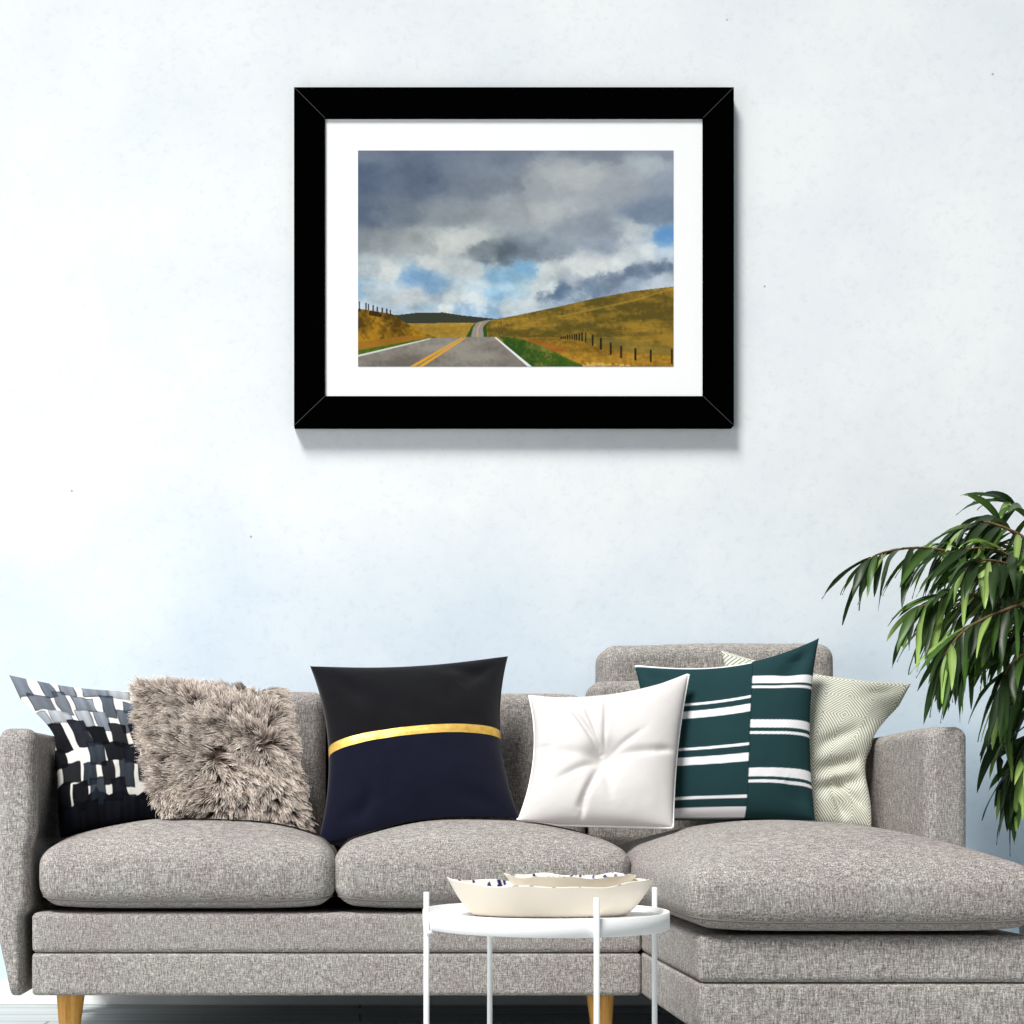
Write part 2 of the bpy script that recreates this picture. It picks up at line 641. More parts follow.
def border(front):
    a = [front[0, i] for i in range(front.shape[1])]
    b = [front[i, -1] for i in range(1, front.shape[0])]
    c = [front[-1, i] for i in range(front.shape[1] - 2, -1, -1)]
    d = [front[i, 0] for i in range(front.shape[0] - 2, 0, -1)]
    return a + b + c + d


def crease(U, V, x0, y0, x1, y1, w, depth, taper=True):
    """a soft fold running from one point to another"""
    dx, dy = x1 - x0, y1 - y0
    L2 = dx * dx + dy * dy
    t = np.clip(((U - x0) * dx + (V - y0) * dy) / L2, 0, 1)
    d = np.hypot(U - x0 - t * dx, V - y0 - t * dy)
    k = np.sin(np.pi * np.clip(t, 0.03, .97)) ** .6 if taper else 1.0
    return -depth * np.exp(-(d / w) ** 2) * k


# soft cushions give way where they touch the sofa or one another
from mathutils.bvhtree import BVHTree
PARTS = {'seat': [], 'back': [], 'arm': []}
for o in sofa.children:
    k = ('seat' if o.name.startswith(('seat_cushion', 'chaise_cushion')) else
         'back' if o.name.startswith(('back_cushion', 'headrest', 'backrest')) else 'arm' if o.name.startswith('armrest') else None)
    if k:
        PARTS[k].append(o)
        if k == 'seat':
            PARTS[k] += list(o.children)


def wverts(o):
    off = Vector((0, 0, 0)); p = o.parent
    while p is not None:
        off += p.location; p = p.parent
    return [v.co + off for v in o.data.vertices], [tuple(p.vertices) for p in o.data.polygons]


def tree(objs):
    vs_, ps_ = [], []
    for o in objs:
        v_, p_ = wverts(o); b = len(vs_)
        vs_ += v_; ps_ += [tuple(b + i for i in q) for q in p_]
    return BVHTree.FromPolygons(vs_, ps_)


TS, TB, TA = tree(PARTS['seat']), tree(PARTS['back']), tree(PARTS['arm'])
DY, DZ = Vector((0, 1, 0)), Vector((0, 0, -1))


def settle(front, back, others=(), m=.005):
    trees = [TB] + [tree([o]) for o in others]
    for arr, extra in ((back, 0.0), (front, .003)):
        sh = arr.shape
        A = arr.reshape(-1, 3)
        for i in range(len(A)):
            x, y, z = A[i]
            if z < 1.05:
                over = (max(0, z - .80) / .12) ** 1.5 * .12            # above the arm it may lean out over it
                for sx in (1, -1):
                    h = TA.ray_cast(Vector((.3, y, min(z, .77))), Vector((-sx, 0, 0)))
                    if h[0] is not None:
                        x = max(x, h[0].x + m + .006 - over) if sx == 1 else min(x, h[0].x - m - .006 + over)
            for t in trees:
                h = t.ray_cast(Vector((x, 2.5, z)), DY)
                if h[0] is not None:
                    y = min(y, h[0].y - m - extra)
            if z < .68:
                h = TS.ray_cast(Vector((x, y, 1.5)), DZ)
                if h[0] is not None:
                    z = max(z, h[0].z + .005 + extra * .5)
            A[i] = (x, y, z)
        arr[...] = A.reshape(sh)


G = 'scatter cushions leaning along the sofa back'

# 1 brush-stroke cushion
N = 240
base1 = empty('throw_pillow', pt(110, 826, 4.05), 'square cushion with black and slate brush-stroke blocks on cream, against the left armrest',
              'cushion', G)
fr, bk, nr, U, V = cushion_shape(pt(60, 838, 3.965), pt(172, 822, 4.13), pt(158, 692, 4.30), pt(9, 675, 4.27), .13, N,
                                 (.05, .03, .02, .05), .45, lambda U, V: crease(U, V, .0, 1, .35, .72, .05, .012) +
                                 crease(U, V, .45, 1, .5, .75, .04, .01) + crease(U, V, 0.02, .45, .3, .55, .04, .008), .018, 3,
                                edgefun=lambda U, V, U2, V2: (U2 + .085 * np.exp(-((V - .42) / .24) ** 2) * (1 - U), V2))
col = np.ones((N + 1, N + 1, 3)) * np.array((234, 231, 224.))
pr = random.Random(5)
dk = np.clip((.17 - V + (fbm(N + 1, N + 1, 9, 3, 77) - .5) * .22) / .01, 0, 1)[..., None]
col = col * (1 - dk) + np.array((18, 19, 25.)) * dk


def dab(cx, cy, w, h, ang, c, a):
    global col
    ca, sa = math.cos(ang), math.sin(ang)
    x = (U - cx) * ca + (V - cy) * sa
    y = -(U - cx) * sa + (V - cy) * ca
    wob = .003 * np.sin(y * 45 + cx * 99) + .003 * np.sin(x * 60 + cy * 70)
    m = (np.clip((w / 2 - np.abs(x) + wob) / .006, 0, 1)) * (np.clip((h / 2 - np.abs(y) + wob) / .006, 0, 1))
    streak = 1 + .07 * np.sin(x * 90 + cx * 50) + .25 * (y / h)
    rim = 1 - .35 * ((w / 2 - np.abs(x) < .012) | (h / 2 - np.abs(y) < .012))
    cc = np.clip(np.array(c)[None, None, :] * (streak * rim)[..., None], 0, 255)
    col = col * (1 - (m * a)[..., None]) + cc * (m * a)[..., None]


rows = 8
for j in range(rows):
    cy = 1 - (j + .5) / rows
    ncol = 6
    for i in range(ncol):
        cx = (i + .5 * (j % 2) + .2) / ncol + pr.uniform(-.02, .02)
        t = 1 - cy
        if pr.random() < .07:
            continue
        dark = t > .42
        c = (pr.choice([(22, 24, 32), (14, 15, 20), (34, 40, 50)]) if dark else
             pr.choice([(74, 84, 98), (104, 112, 124), (52, 60, 74), (140, 146, 154)]))
        if dark:
            w, h = (pr.uniform(.15, .19), pr.uniform(.12, .15)) if pr.random() < .5 else (pr.uniform(.12, .15), pr.uniform(.15, .2))
        elif pr.random() < .5:
            w, h = pr.uniform(.15, .20), pr.uniform(.10, .135)
        else:
            w, h = pr.uniform(.10, .13), pr.uniform(.15, .21)
        dab(cx, cy + pr.uniform(-.015, .015), w, h, pr.uniform(-.12, .12), c, pr.uniform(.85, .97) if dark else pr.uniform(.7, .9))
settle(fr, bk)
cov1 = cushion_mesh('cover', fr, bk, M['vc_fabric'], base1, srgb_np(col))

# 2 fur cushion
N = 60
base2 = empty('fur_cushion', pt(235, 822, 3.98), 'shaggy taupe long-haired fur cushion standing on the left seat', 'cushion', G)
fr, bk, nr, U, V = cushion_shape(pt(166, 810, 3.92), pt(299, 826, 3.99), pt(276, 694, 4.20), pt(142, 690, 4.17), .15, N,
                                 (.00, .0, .02, .04), .38, None, .01, 8)
settle(fr, bk, [cov1], .012)
cov2 = cushion_mesh('cover', fr, bk, plain('fur_hide', srgb(96, 80, 72), .95, .05), base2)
du = np.gradient(fr, axis=1); dv = np.gradient(fr, axis=0)
nn = np.cross(du, dv); nn /= (np.linalg.norm(nn, axis=2, keepdims=True) + 1e-9)
if nn[N // 2, N // 2, 1] > 0:
    nn = -nn
hv, hf, hc = [], [], []
ru = random.Random(21)
NT_ = 2600
flow1 = fbm(N + 1, N + 1, 4, 3, 31) - .5
flow2 = fbm(N + 1, N + 1, 4, 3, 32) - .5
ex = Vector((fr[0, -1] - fr[0, 0])).normalized()
ey = Vector((fr[-1, 0] - fr[0, 0])).normalized()
for k in range(NT_):
    if k < NT_ * .8:
        uu, ww = ru.random(), ru.random()
    else:                                    # extra round the rim so the outline is shaggy
        e = ru.random(); s = ru.randrange(4); q = ru.random() * .05
        uu, ww = [(e, q), (e, 1 - q), (q, e), (1 - q, e)][s]
    i = min(N, int(uu * N)); j = min(N, int(ww * N))
    p = Vector(fr[j, i]); nv = Vector(nn[j, i])
    if nv.length < .5:
        nv = Vector(nr)
    rx, ry = uu - .60, ww - .50
    rl = math.hypot(rx, ry) + 1e-6
    fx_ = flow1[j, i] * 3.6 - .25; fy_ = flow2[j, i] * 3.6 - .15
    kq = min(1, rl / .3)
    d = ex * (rx / rl * kq + fx_) + ey * (ry / rl * kq + fy_)
    d.normalize()
    d = (d * .85 + nv * ru.uniform(.35, .75) + Vector((ru.gauss(0, .2), ru.gauss(0, .12), ru.gauss(0, .2)))).normalized()
    L = ru.uniform(.030, .050)
    tip = p + d * L + Vector((0, 0, -.006))
    tone = ru.uniform(.78, 1.14)
    # clump of fine hairs that meet near the tip
    for h in range(12):
        o = (ex * ru.gauss(0, .006) + ey * ru.gauss(0, .006))
        a = p + o - nv * .003
        b = tip + o * .75 + Vector((ru.gauss(0, .0022), ru.gauss(0, .0022), ru.gauss(0, .0022)))
        side = (b - a).cross(Vector((0, -1, 0.2)))
        if side.length < 1e-6:
            side = ex.copy()
        side.normalize()
        bend = nv * ru.uniform(.003, .010)
        i0 = len(hv)
        steps = 4
        for q in range(steps + 1):
            t = q / steps
            c = a.lerp(b, t) + bend * math.sin(math.pi * t)
            w = .00115 * (1 - .8 * t)
            hv.append(c - side * w); hv.append(c + side * w)
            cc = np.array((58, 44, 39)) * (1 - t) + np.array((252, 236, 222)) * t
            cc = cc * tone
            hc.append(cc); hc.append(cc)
            if q:
                x = i0 + 2 * q
                hf.append((x - 2, x - 1, x + 1, x))
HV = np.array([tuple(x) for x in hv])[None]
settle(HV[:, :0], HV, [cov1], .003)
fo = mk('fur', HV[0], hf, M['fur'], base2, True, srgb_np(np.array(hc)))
fo['kind'] = 'stuff'

# 3 navy and black with a gold band
N = 150
base3 = empty('throw_pillow', pt(420, 826, 4.0), 'large velvet cushion, black above and navy below a gold band', 'cushion', G)
BV = .490


def h3(U, V):
    return (crease(U, V, .05, .95, .3, .7, .06, .006) + crease(U, V, .98, .98, .75, .8, .05, .010) +
            crease(U, V, .62, .98, .9, .86, .04, .006) + crease(U, V, .08, .08, .3, .2, .05, .010) +
            crease(U, V, .9, .06, .7, .2, .05, .008) + crease(U, V, .2, .05, .24, .3, .04, .006))


shp3 = (pt(317, 846, 3.97), pt(522, 824, 4.0), pt(508, 656, 4.22), pt(310, 666, 4.20))
fr, bk, nr, U, V = cushion_shape(*shp3, .16, N, (.075, .07, .0, .045), .42, h3, .012, 14)
bandc = BV + .04 * (1 - (2 * U - 1) ** 2) + .012 * U
col = np.where((V > bandc)[..., None], np.array((19, 19, 23.)), np.array((18, 20, 38.)))
settle(fr, bk, [fo, cov2], .016)
cushion_mesh('cover', fr, bk, M['velvet'], base3, srgb_np(col))
bv, bf = [], []
frb, _, nrb, Ub, Vb = fr, bk, nr, U, V
for i in range(N + 1):
    cu = i / N
    vc = BV + .04 * (1 - (2 * cu - 1) ** 2) + .012 * cu
    for q in range(5):
        tt = vc + (q / 4 - .5) * .050
        y = tt * N; j = int(y); fy = y - j
        p = frb[j, i] * (1 - fy) + frb[j + 1, i] * fy
        bulge = .0022 * (1 - abs(q / 4 - .5) * 1.2) + .0006
        bv.append(tuple(p + nrb * bulge))
    if i:
        b0 = (i - 1) * 5; b1 = i * 5
        for q in range(4):
            bf.append((b0 + q, b1 + q, b1 + q + 1, b0 + q + 1))
mk('gold_band', bv, bf, M['gold'], base3)

# 6 diamond weave
N = 150
base6 = empty('throw_pillow', pt(830, 822, 4.1), 'cream and sage cushion with woven concentric diamonds beside the right armrest', 'cushion', G)


def h6(U, V):
    return (crease(U, V, .95, .42, .50, .30, .045, .022) + crease(U, V, .98, .30, .45, .18, .04, .020) +
            crease(U, V, .85, .62, .55, .45, .05, .014) + crease(U, V, .97, .97, .75, .85, .05, .012) +
            crease(U, V, .80, .02, .68, .22, .035, .018) + crease(U, V, .92, .12, .7, .3, .03, .016) +
            crease(U, V, .5, .97, .8, .9, .03, .006))


def e6(U, V, U2, V2):
    return U2 - .10 * np.exp(-((V - .42) / .24) ** 2) * U, V2


fr, bk, nr, U, V = cushion_shape(pt(742, 826, 4.11), pt(872, 828, 4.06), pt(911, 684, 4.24), pt(721, 650, 4.27), .13, N,
                                 (.03, .05, .0, .055), .42, h6, .012, 29, edgefun=e6)
settle(fr, bk)
cov6 = cushion_mesh('cover', fr, bk, M['diamond'], base6, None, np.stack([U, V], -1))

# 5 dark green striped
N = 260
base5 = empty('throw_pillow', pt(745, 818, 4.0), 'dark green cushion with staggered white stripes either side of a centre seam', 'cushion', G)


def h5(U, V):
    return (crease(U, V, .99, .99, .78, .78, .07, .014) + crease(U, V, .75, .98, .95, .88, .04, .006) +
            crease(U, V, .98, .03, .8, .2, .05, .008) + crease(U, V, .03, .97, .2, .8, .05, .008))


fr, bk, nr, U, V = cushion_shape(pt(655, 820, 3.99), pt(815, 820, 3.99), pt(819, 638, 4.14), pt(634, 664, 4.16), .15, N,
                                 (.03, .045, .0, .10), .42, h5, .008, 23)
col = np.ones((N + 1, N + 1, 3)) * np.array((36, 62, 65.))
seam = .555 + .075 * V
L = U < seam


def stripe(side, vc, hw, slope):
    global col
    vv = V - slope
    m = np.clip((hw - np.abs(vv - vc)) / .003 + .5, 0, 1) * side
    col = col * (1 - m[..., None]) + np.array((238, 236, 238.)) * m[..., None]


sl = (U - seam) * .11 * V
for vc in (.728, .422, .112):
    stripe(L, vc, .009, sl)
for vc in (.655, .342, .030):
    stripe(L, vc, .026, sl)
stripe(L, .982, .008, sl * 0)
sr = -.18 * (U - seam) ** 2 - (U - seam) * np.clip(V - .25, 0, 1) * .32
for vc in (.843, .550, .250):
    stripe(~L, vc, .026, sr)
for vc in (.792, .492, .198):
    stripe(~L, vc, .009, sr)
m = np.exp(-((U - seam) / .0035) ** 2)[..., None] * .5
col = col * (1 - m) + np.array((18, 30, 32.)) * m
settle(fr, bk, [cov6])
cov5 = cushion_mesh('cover', fr, bk, M['vc_fabric'], base5, srgb_np(col))

# 4 white tufted
N = 170
base4 = empty('tufted_cushion', pt(596, 826, 3.95), 'white cotton cushion with a deep centre tuft and white piped edge', 'cushion', G)
TU, TV = .50, .46


def h4(U, V):
    r = np.hypot(U - TU, V - TV)
    out = -.045 * np.exp(-(r / .10) ** 2) - .018 * np.exp(-(r / .22) ** 2)
    for (x, y, w, dp) in ((.27, .83, .018, .015), (.35, .86, .014, .009), (.49, .90, .016, .008), (.12, .50, .040, .007),
                          (.20, .28, .030, .010), (.38, .06, .026, .014), (.92, .47, .032, .012), (.76, .62, .024, .008),
                          (.60, .12, .035, .005)):
        t0 = .12
        out = out + crease(U, V, TU + (x - TU) * t0, TV + (y - TV) * t0, x, y, w, dp)
    out = out + crease(U, V, .41, -.1, .42, .16, .022, .013) + crease(U, V, 1.1, .47, .84, .47, .024, .010) + \
        crease(U, V, -.1, .55, .14, .53, .024, .008)
    return out


fr, bk, nr, U, V = cushion_shape(pt(517, 824, 3.94), pt(673, 828, 3.86), pt(689, 674, 4.03), pt(529, 696, 4.08), .17, N,
                                 (.07, .025, .0, .085), .46, h4, .008, 19)
settle(fr, bk, [cov5, cov6], .022)
ob = cushion_mesh('cover', fr, bk, M['white_cotton'], base4)
v, f = tube(border(fr)[::3], .0032, 6, True)
mk('piping', v, f, M['white_piping'], base4)

# ------------------------------------------------------------------ framed print
FY = 4.655
fx0, fx1, fz0, fz1 = [(px - CX) * FY / F for px in (294, 734)] + [CAMZ + (CY - py) * FY / F for py in (425.5, 87)]
ix0, ix1 = [(px - CX) * FY / F for px in (325, 703)]
iz0, iz1 = [CAMZ + (CY - py) * FY / F for py in (396, 118)]
pic = empty('framed_picture', ((fx0 + fx1) / 2, WY - .002, fz0), 'black framed road photograph with wide white mat on the plaster wall', 'picture')


def rail(o0, o1, i1, i0):
    """mitred rail: outer edge o0-o1, inner edge i0-i1 (x, z)"""
    FB_, e = WY - .002, .0012
    V = []
    cxm = (o0[0] + o1[0] + i0[0] + i1[0]) / 4; czm = (o0[1] + o1[1] + i0[1] + i1[1]) / 4
    q = [o0, o1, i1, i0]
    for (x, z) in q:
        V.append((x, FB_, z))
    for (x, z) in q:
        V.append((x, FY + e, z))
    for (x, z) in q:
        V.append((x + (e if x < cxm else -e), FY, z + (e if z < czm else -e)))
    Fc = [(3, 2, 1, 0), (8, 9, 10, 11)]
    for k in range(4):
        k2 = (k + 1) % 4
        Fc.append((k, k2, 4 + k2, 4 + k)); Fc.append((4 + k, 4 + k2, 8 + k2, 8 + k))
    me = mk('frame_rail', V, Fc, M['black'], pic, False)
    bm = bmesh.new(); bm.from_mesh(me.data); bmesh.ops.recalc_face_normals(bm, faces=bm.faces); bm.to_mesh(me.data); bm.free()
    return me


rail((fx0, fz1), (fx1, fz1), (ix1, iz1), (ix0, iz1))
rail((fx0, fz0), (fx1, fz0), (ix1, iz0), (ix0, iz0))
rail((fx0, fz0), (fx0, fz1), (ix0, iz1), (ix0, iz0))
rail((fx1, fz0), (fx1, fz1), (ix1, iz1), (ix1, iz0))
for (a, b) in (((fx0, fz1), (ix0, iz1)), ((fx1, fz1), (ix1, iz1)), ((fx0, fz0), (ix0, iz0)), ((fx1, fz0), (ix1, iz0))):
    A = Vector((a[0], FY - .0002, a[1])); B = Vector((b[0], FY - .0002, b[1]))
    d = (B - A).normalized(); s = Vector((-d.z, 0, d.x)) * .0008
    A += d * .002; B -= d * .001
    mk('mitre_joint', [A - s, A + s, B + s, B - s], [(0, 1, 2, 3)], M['gap'], pic, False)
MY = FY + .008
v, f = rbox(ix0 - .004, ix1 + .004, MY, MY + .004, iz0 - .004, iz1 + .004, .0005, 1, (1, 1, 1))
mk('mat_board', v, f, M['mat'], pic, False)
PY = MY - .0012
px0, px1 = [(p - CX) * PY / F for p in (358, 673.5)]
pz0, pz1 = [CAMZ + (CY - p) * PY / F for p in (366.5, 150.5)]
W, H = 560, 384
uu = np.linspace(0, 1, W); ww = np.linspace(0, 1, H)
UU, VV = np.meshgrid(uu, ww)           # VV from the top
X = 52 + UU * 924; Y = 60 + VV * 630
pts = [(0, 0, 118, 128, 148), (.25, 0, 110, 121, 143), (.5, 0, 120, 130, 148), (.75, 0, 132, 140, 156), (1, 0, 138, 146, 163),
       (0, .15, 92, 105, 131), (.2, .15, 98, 110, 134), (.4, .15, 122, 131, 148), (.6, .17, 168, 173, 182), (.68, .12, 182, 186, 192),
       (.85, .15, 165, 170, 182), (.95, .08, 172, 180, 192), (1, .15, 150, 160, 178), (0, .3, 95, 108, 130), (.15, .3, 118, 128, 144),
       (.3, .30, 142, 149, 160), (.45, .28, 160, 166, 175), (.6, .27, 184, 188, 194), (.72, .25, 165, 171, 182), (.75, .34, 140, 149, 165),
       (.95, .3, 128, 142, 166), (0, .42, 128, 136, 146), (.1, .42, 148, 154, 161), (.2, .44, 158, 163, 168), (.30, .42, 205, 208, 208),
       (.34, .39, 200, 203, 205), (.38, .45, 130, 140, 150), (.45, .48, 100, 111, 124), (.55, .47, 118, 128, 143), (.65, .45, 138, 148, 163),
       (.8, .42, 148, 158, 176), (.9, .39, 200, 206, 214), (.99, .41, 110, 160, 215), (0, .55, 172, 182, 192), (.1, .56, 215, 219, 222),
       (.19, .59, 128, 166, 205), (.25, .53, 205, 209, 212), (.33, .53, 192, 198, 204), (.4, .55, 196, 201, 206), (.44, .56, 130, 172, 206),
       (.52, .545, 118, 166, 205), (.6, .56, 205, 210, 214), (.7, .52, 215, 219, 224), (.74, .55, 225, 228, 232), (.85, .51, 205, 212, 220),
       (.93, .49, 220, 226, 233), (.99, .5, 200, 214, 232), (0, .64, 150, 185, 214), (.08, .66, 190, 202, 214), (.16, .67, 206, 211, 218),
       (.25, .675, 170, 180, 194), (.33, .675, 205, 212, 220), (.25, .62, 142, 178, 212), (.36, .62, 190, 205, 218), (.42, .67, 150, 190, 222),
       (.5, .64, 170, 200, 222), (.57, .64, 212, 218, 224), (.63, .66, 92, 114, 144), (.68, .67, 98, 120, 148), (.71, .62, 180, 186, 198),
       (.75, .64, 106, 126, 152), (.80, .59, 114, 130, 154), (.87, .57, 98, 114, 140), (.95, .54, 98, 114, 142), (.80, .535, 225, 228, 232),
       (.87, .63, 165, 178, 200), (.96, .6, 190, 200, 215), (.05, .73, 185, 200, 216), (.2, .74, 175, 196, 216), (.3, .735, 222, 226, 230),
       (.4, .75, 140, 172, 206), (.45, .73, 205, 214, 222), (.55, .71, 212, 220, 228), (.7, .69, 205, 214, 226), (.6, .75, 190, 206, 222)]
wx = (fbm(H, W, 7, 6, 41, 1.5, .62) - .5) * .17; wy = (fbm(H, W, 9, 6, 42, 1.0, .62) - .5) * .10
num = np.zeros((H, W, 3)); den = np.zeros((H, W))
for (a, b, r_, g_, b_) in pts:
    d2 = ((UU + wx - a) * 1.15) ** 2 + ((VV + wy - b) * 1.35) ** 2
    k = 1 / (d2 ** 2.0 + 1e-6)
    num += k[..., None] * np.array((r_, g_, b_)); den += k
img = num / den[..., None]
det = fbm(H, W, 11, 6, 43, 1.0, .68) - .5
img += det[..., None] * (34 + 60 * np.clip((VV - .35) * 3, 0, 1))[..., None]


def inpoly(poly, soft=1.0):
    inside = np.zeros_like(X, bool)
    n = len(poly)
    j = n - 1
    for i in range(n):
        xi, yi = poly[i]; xj, yj = poly[j]
        c = ((yi > Y) != (yj > Y)) & (X < (xj - xi) * (Y - yi) / ((yj - yi) if yj != yi else 1e-9) + xi)
        inside ^= c
        j = i
    return inside


def put(mask, c, a=1.0):
    global img
    m = mask.astype(float)[..., None] * a
    img = img * (1 - m) + np.asarray(c, float) * m


def seg(x0, y0, x1, y1, w0, w1=None):
    w1 = w0 if w1 is None else w1
    dx, dy = x1 - x0, y1 - y0
    t = np.clip(((X - x0) * dx + (Y - y0) * dy) / (dx * dx + dy * dy), 0, 1)
    d = np.hypot(X - x0 - t * dx, Y - y0 - t * dy)
    w = w0 + (w1 - w0) * t
    return np.clip(w / 2 - d + .7, 0, 1)


hn = fbm(H, W, 10, 5, 51, 2.0, .6)
sk = fbm(H, W, 26, 4, 52, .35, .6)             # stretched across: grass bands
fine = fbm(H, W, 90, 2, 53, 1.4)
g0 = np.array((96, 82, 34.)); g1 = np.array((164, 128, 48.)); g2 = np.array((200, 160, 72.))


def grass(lo, hi, t):
    t = np.clip(t, 0, 1)[..., None]
    return np.array(lo) * (1 - t) + np.array(hi) * t


put(inpoly([(40, 700), (40, 540), (165, 540), (225, 533), (300, 532), (350, 540), (465, 552), (465, 700)]), (58, 62, 52))
put(inpoly([(180, 700), (190, 564), (470, 562), (470, 700)]), grass((140, 108, 40), (190, 152, 66), sk * 1.2 - .1 + (fine - .5) * .6))
put(inpoly([(430, 700), (428, 562), (455, 552), (520, 540), (640, 515), (760, 488), (860, 470), (990, 455), (990, 700)]),
    grass(g0, g1, (sk - .5) * 2.6 + (hn - .5) * .7 + .50 + (fine - .5) * .8))
put(inpoly([(760, 540), (860, 500), (990, 470), (990, 640), (800, 640)]) & (hn > .42), grass(g0 * .85, g1, sk * 1.1 + (fine - .5) * .5 - .1), .25)
put(seg(640, 545, 850, 500, 4) + seg(850, 500, 976, 462, 4) > .5, (186, 150, 62), .45)
put(inpoly([(500, 605), (640, 604), (976, 640), (990, 700), (600, 700)]), grass((120, 90, 30), (190, 140, 48), sk * 1.3 - .15 + (fine - .5) * .9), .9)
put(inpoly([(660, 600), (800, 605), (976, 636), (976, 660), (840, 650)]), grass((100, 92, 48), (140, 122, 58), sk), .6)
put(inpoly([(500, 608), (570, 612), (680, 640), (600, 650)]) & (hn > .45), (158, 88, 36), .6)
put(inpoly([(40, 520), (52, 521), (100, 528), (152, 537), (190, 562), (235, 588), (285, 607), (60, 650), (40, 650)]),
    grass((84, 62, 18), (170, 124, 34), (hn - .5) * 2.6 + .55 + (fine - .5) * .9))
put(inpoly([(40, 520), (100, 529), (150, 538), (140, 550), (80, 540), (40, 535)]) & (hn > .5), (40, 30, 16), .8)
put(inpoly([(40, 620), (200, 600), (285, 606), (52, 660), (40, 660)]), grass((130, 88, 30), (172, 120, 42), hn))
put(inpoly([(40, 645), (180, 620), (270, 604), (285, 607), (52, 662)]), grass((44, 84, 20), (90, 120, 40), fine), .9)
put(inpoly([(460, 600), (520, 607), (590, 630), (720, 692), (548, 692)]), grass((46, 80, 28), (126, 122, 52), (hn - .5) * 2 + .4 + (fine - .5) * .8))
put(inpoly([(600, 692), (560, 640), (640, 655), (700, 692)]) & (fine > .45), (36, 80, 20), .6)
put(inpoly([(700, 676), (850, 684), (850, 692), (700, 692)]) & (fine > .5), (214, 176, 104), .8)
put(inpoly([(368, 604), (384, 575), (398, 560), (392, 575), (384, 604)]), (48, 84, 30))
put(inpoly([(420, 604), (418, 575), (436, 557), (428, 575), (430, 604)]), (48, 84, 30))
put(inpoly([(382, 606), (390, 575), (402, 561), (425, 556), (455, 552), (436, 558), (422, 566), (417, 580), (419, 606)]), (150, 143, 144))
put(seg(402, 604, 402, 580, 3.5, 2.5), (226, 164, 70)); put(seg(402, 580, 413, 562, 2.5, 1.5), (226, 170, 84))
rd = fbm(H, W, 12, 4, 60, .5, .6)
put(inpoly([(40, 662), (265, 607), (358, 604), (455, 603), (562, 695), (40, 695)]),
    grass((112, 104, 99), (152, 145, 138), (rd - .5) * 2.2 + .5 + (fine - .5) * .5))
put(seg(52, 659, 262, 609, 4.5, 2), (226, 226, 228)); put(seg(455, 606, 562, 696, 3.5, 8), (236, 236, 240))
put(seg(205, 694, 356, 606, 8, 3), (228, 164, 44)); put(seg(229, 694, 366, 606, 8, 3), (228, 164, 44))
for (x, a, b) in ((975, 478, 555), (848, 480, 545), (755, 472, 535), (669, 458, 522), (607, 438, 502), (547, 410, 472),
                  (498, 392, 447), (456, 378, 430), (434, 376, 424), (417, 382, 420), (400, 384, 416), (388, 386, 415),
                  (374, 388, 413), (360, 390, 412), (346, 390, 412), (332, 398, 410), (320, 400, 410), (308, 402, 409)):
    x = 497.4 + x * .486
    put(seg(x, 409.6 + a * .486, x, 409.6 + b * .486, 5.5 if b > 440 else 3.5), (40, 34, 26))
for (x, a, b) in ((55, 190, 232), (95, 198, 235), (110, 205, 237), (138, 212, 240), (163, 222, 245), (193, 228, 250),
                  (220, 232, 258), (242, 240, 262)):
    x = 29.3 + x * .486
    put(seg(x, 409.6 + a * .486, x, 409.6 + b * .486, 3.5), (40, 40, 40))
put(seg(470, 555, 477, 602, 2), (90, 66, 34), .8)
GX, GZ = np.meshgrid(np.linspace(px0, px1, W), np.linspace(pz1, pz0, H))
vp = np.stack([GX, np.full_like(GX, PY), GZ], -1).reshape(-1, 3)
I = np.arange(W * H).reshape(H, W)
fp = np.stack([I[:-1, :-1], I[1:, :-1], I[1:, 1:], I[:-1, 1:]], -1).reshape(-1, 4).tolist()
mk('print', vp, fp, M['print'], pic, False, srgb_np(img.reshape(-1, 3) * np.array((.955, .96, .94))))

# ------------------------------------------------------------------ tray table
TC = Vector(((545 - CX) * 2.95 / F, 2.95, 0)); R0 = .2405
table = empty('tray_table', TC, 'round white metal tray table on four thin legs in front of the sofa', 'table')
zt = .4247
prof = [(.0001, -.012), (R0 - .012, -.012), (R0 - .0045, -.009), (R0 - .0035, -.001), (R0 - .0018, 0), (R0, -.001),
        (R0, -.033), (R0 - .003, -.0345), (R0 - .006, -.033), (R0 - .009, -.017), (.0001, -.016)]
v, f = lathe(prof, (TC.x, TC.y, zt), 128)
tr = mk('tray', v, f, M['metal'], table)
al = .38
zl = CAMZ - .1765
for th in (.265 - math.pi / 2, .34, .37 + math.pi / 2, .28 + math.pi):
    rr = R0 + .0052
    x, y = TC.x + rr * math.cos(th), TC.y + rr * math.sin(th)
    v, f = tube([(x, y, 0), (x, y, .2), (x, y, zl - .001), (x, y, zl)], .0055, 16, radii=[.0055, .0055, .0055, .0045])
    lg = mk('leg', v, f, M['metal'], table)
    dx, dy = math.cos(th), math.sin(th)
    tx, ty = -dy, dx
    q = Vector((x, y, zt - .0385))
    v, f = tube([q - Vector((dx, dy, 0)) * .012 + Vector((tx, ty, 0)) * .006, q + Vector((dx, dy, 0)) * .002 + Vector((tx, ty, 0)) * .006], .004, 12)
    mk('bolt', v, f, M['metal'], lg)
# low cross braces that tie the legs together near the floor
for th in (al, al + math.pi / 2):
    d = Vector((math.cos(th), math.sin(th), 0)) * R0
    c = Vector((TC.x, TC.y, .06 + (.008 if th > al else 0)))
    v, f = tube([c - d, c + d], .004, 10)
    mk('crossbar', v, f, M['metal'], table)


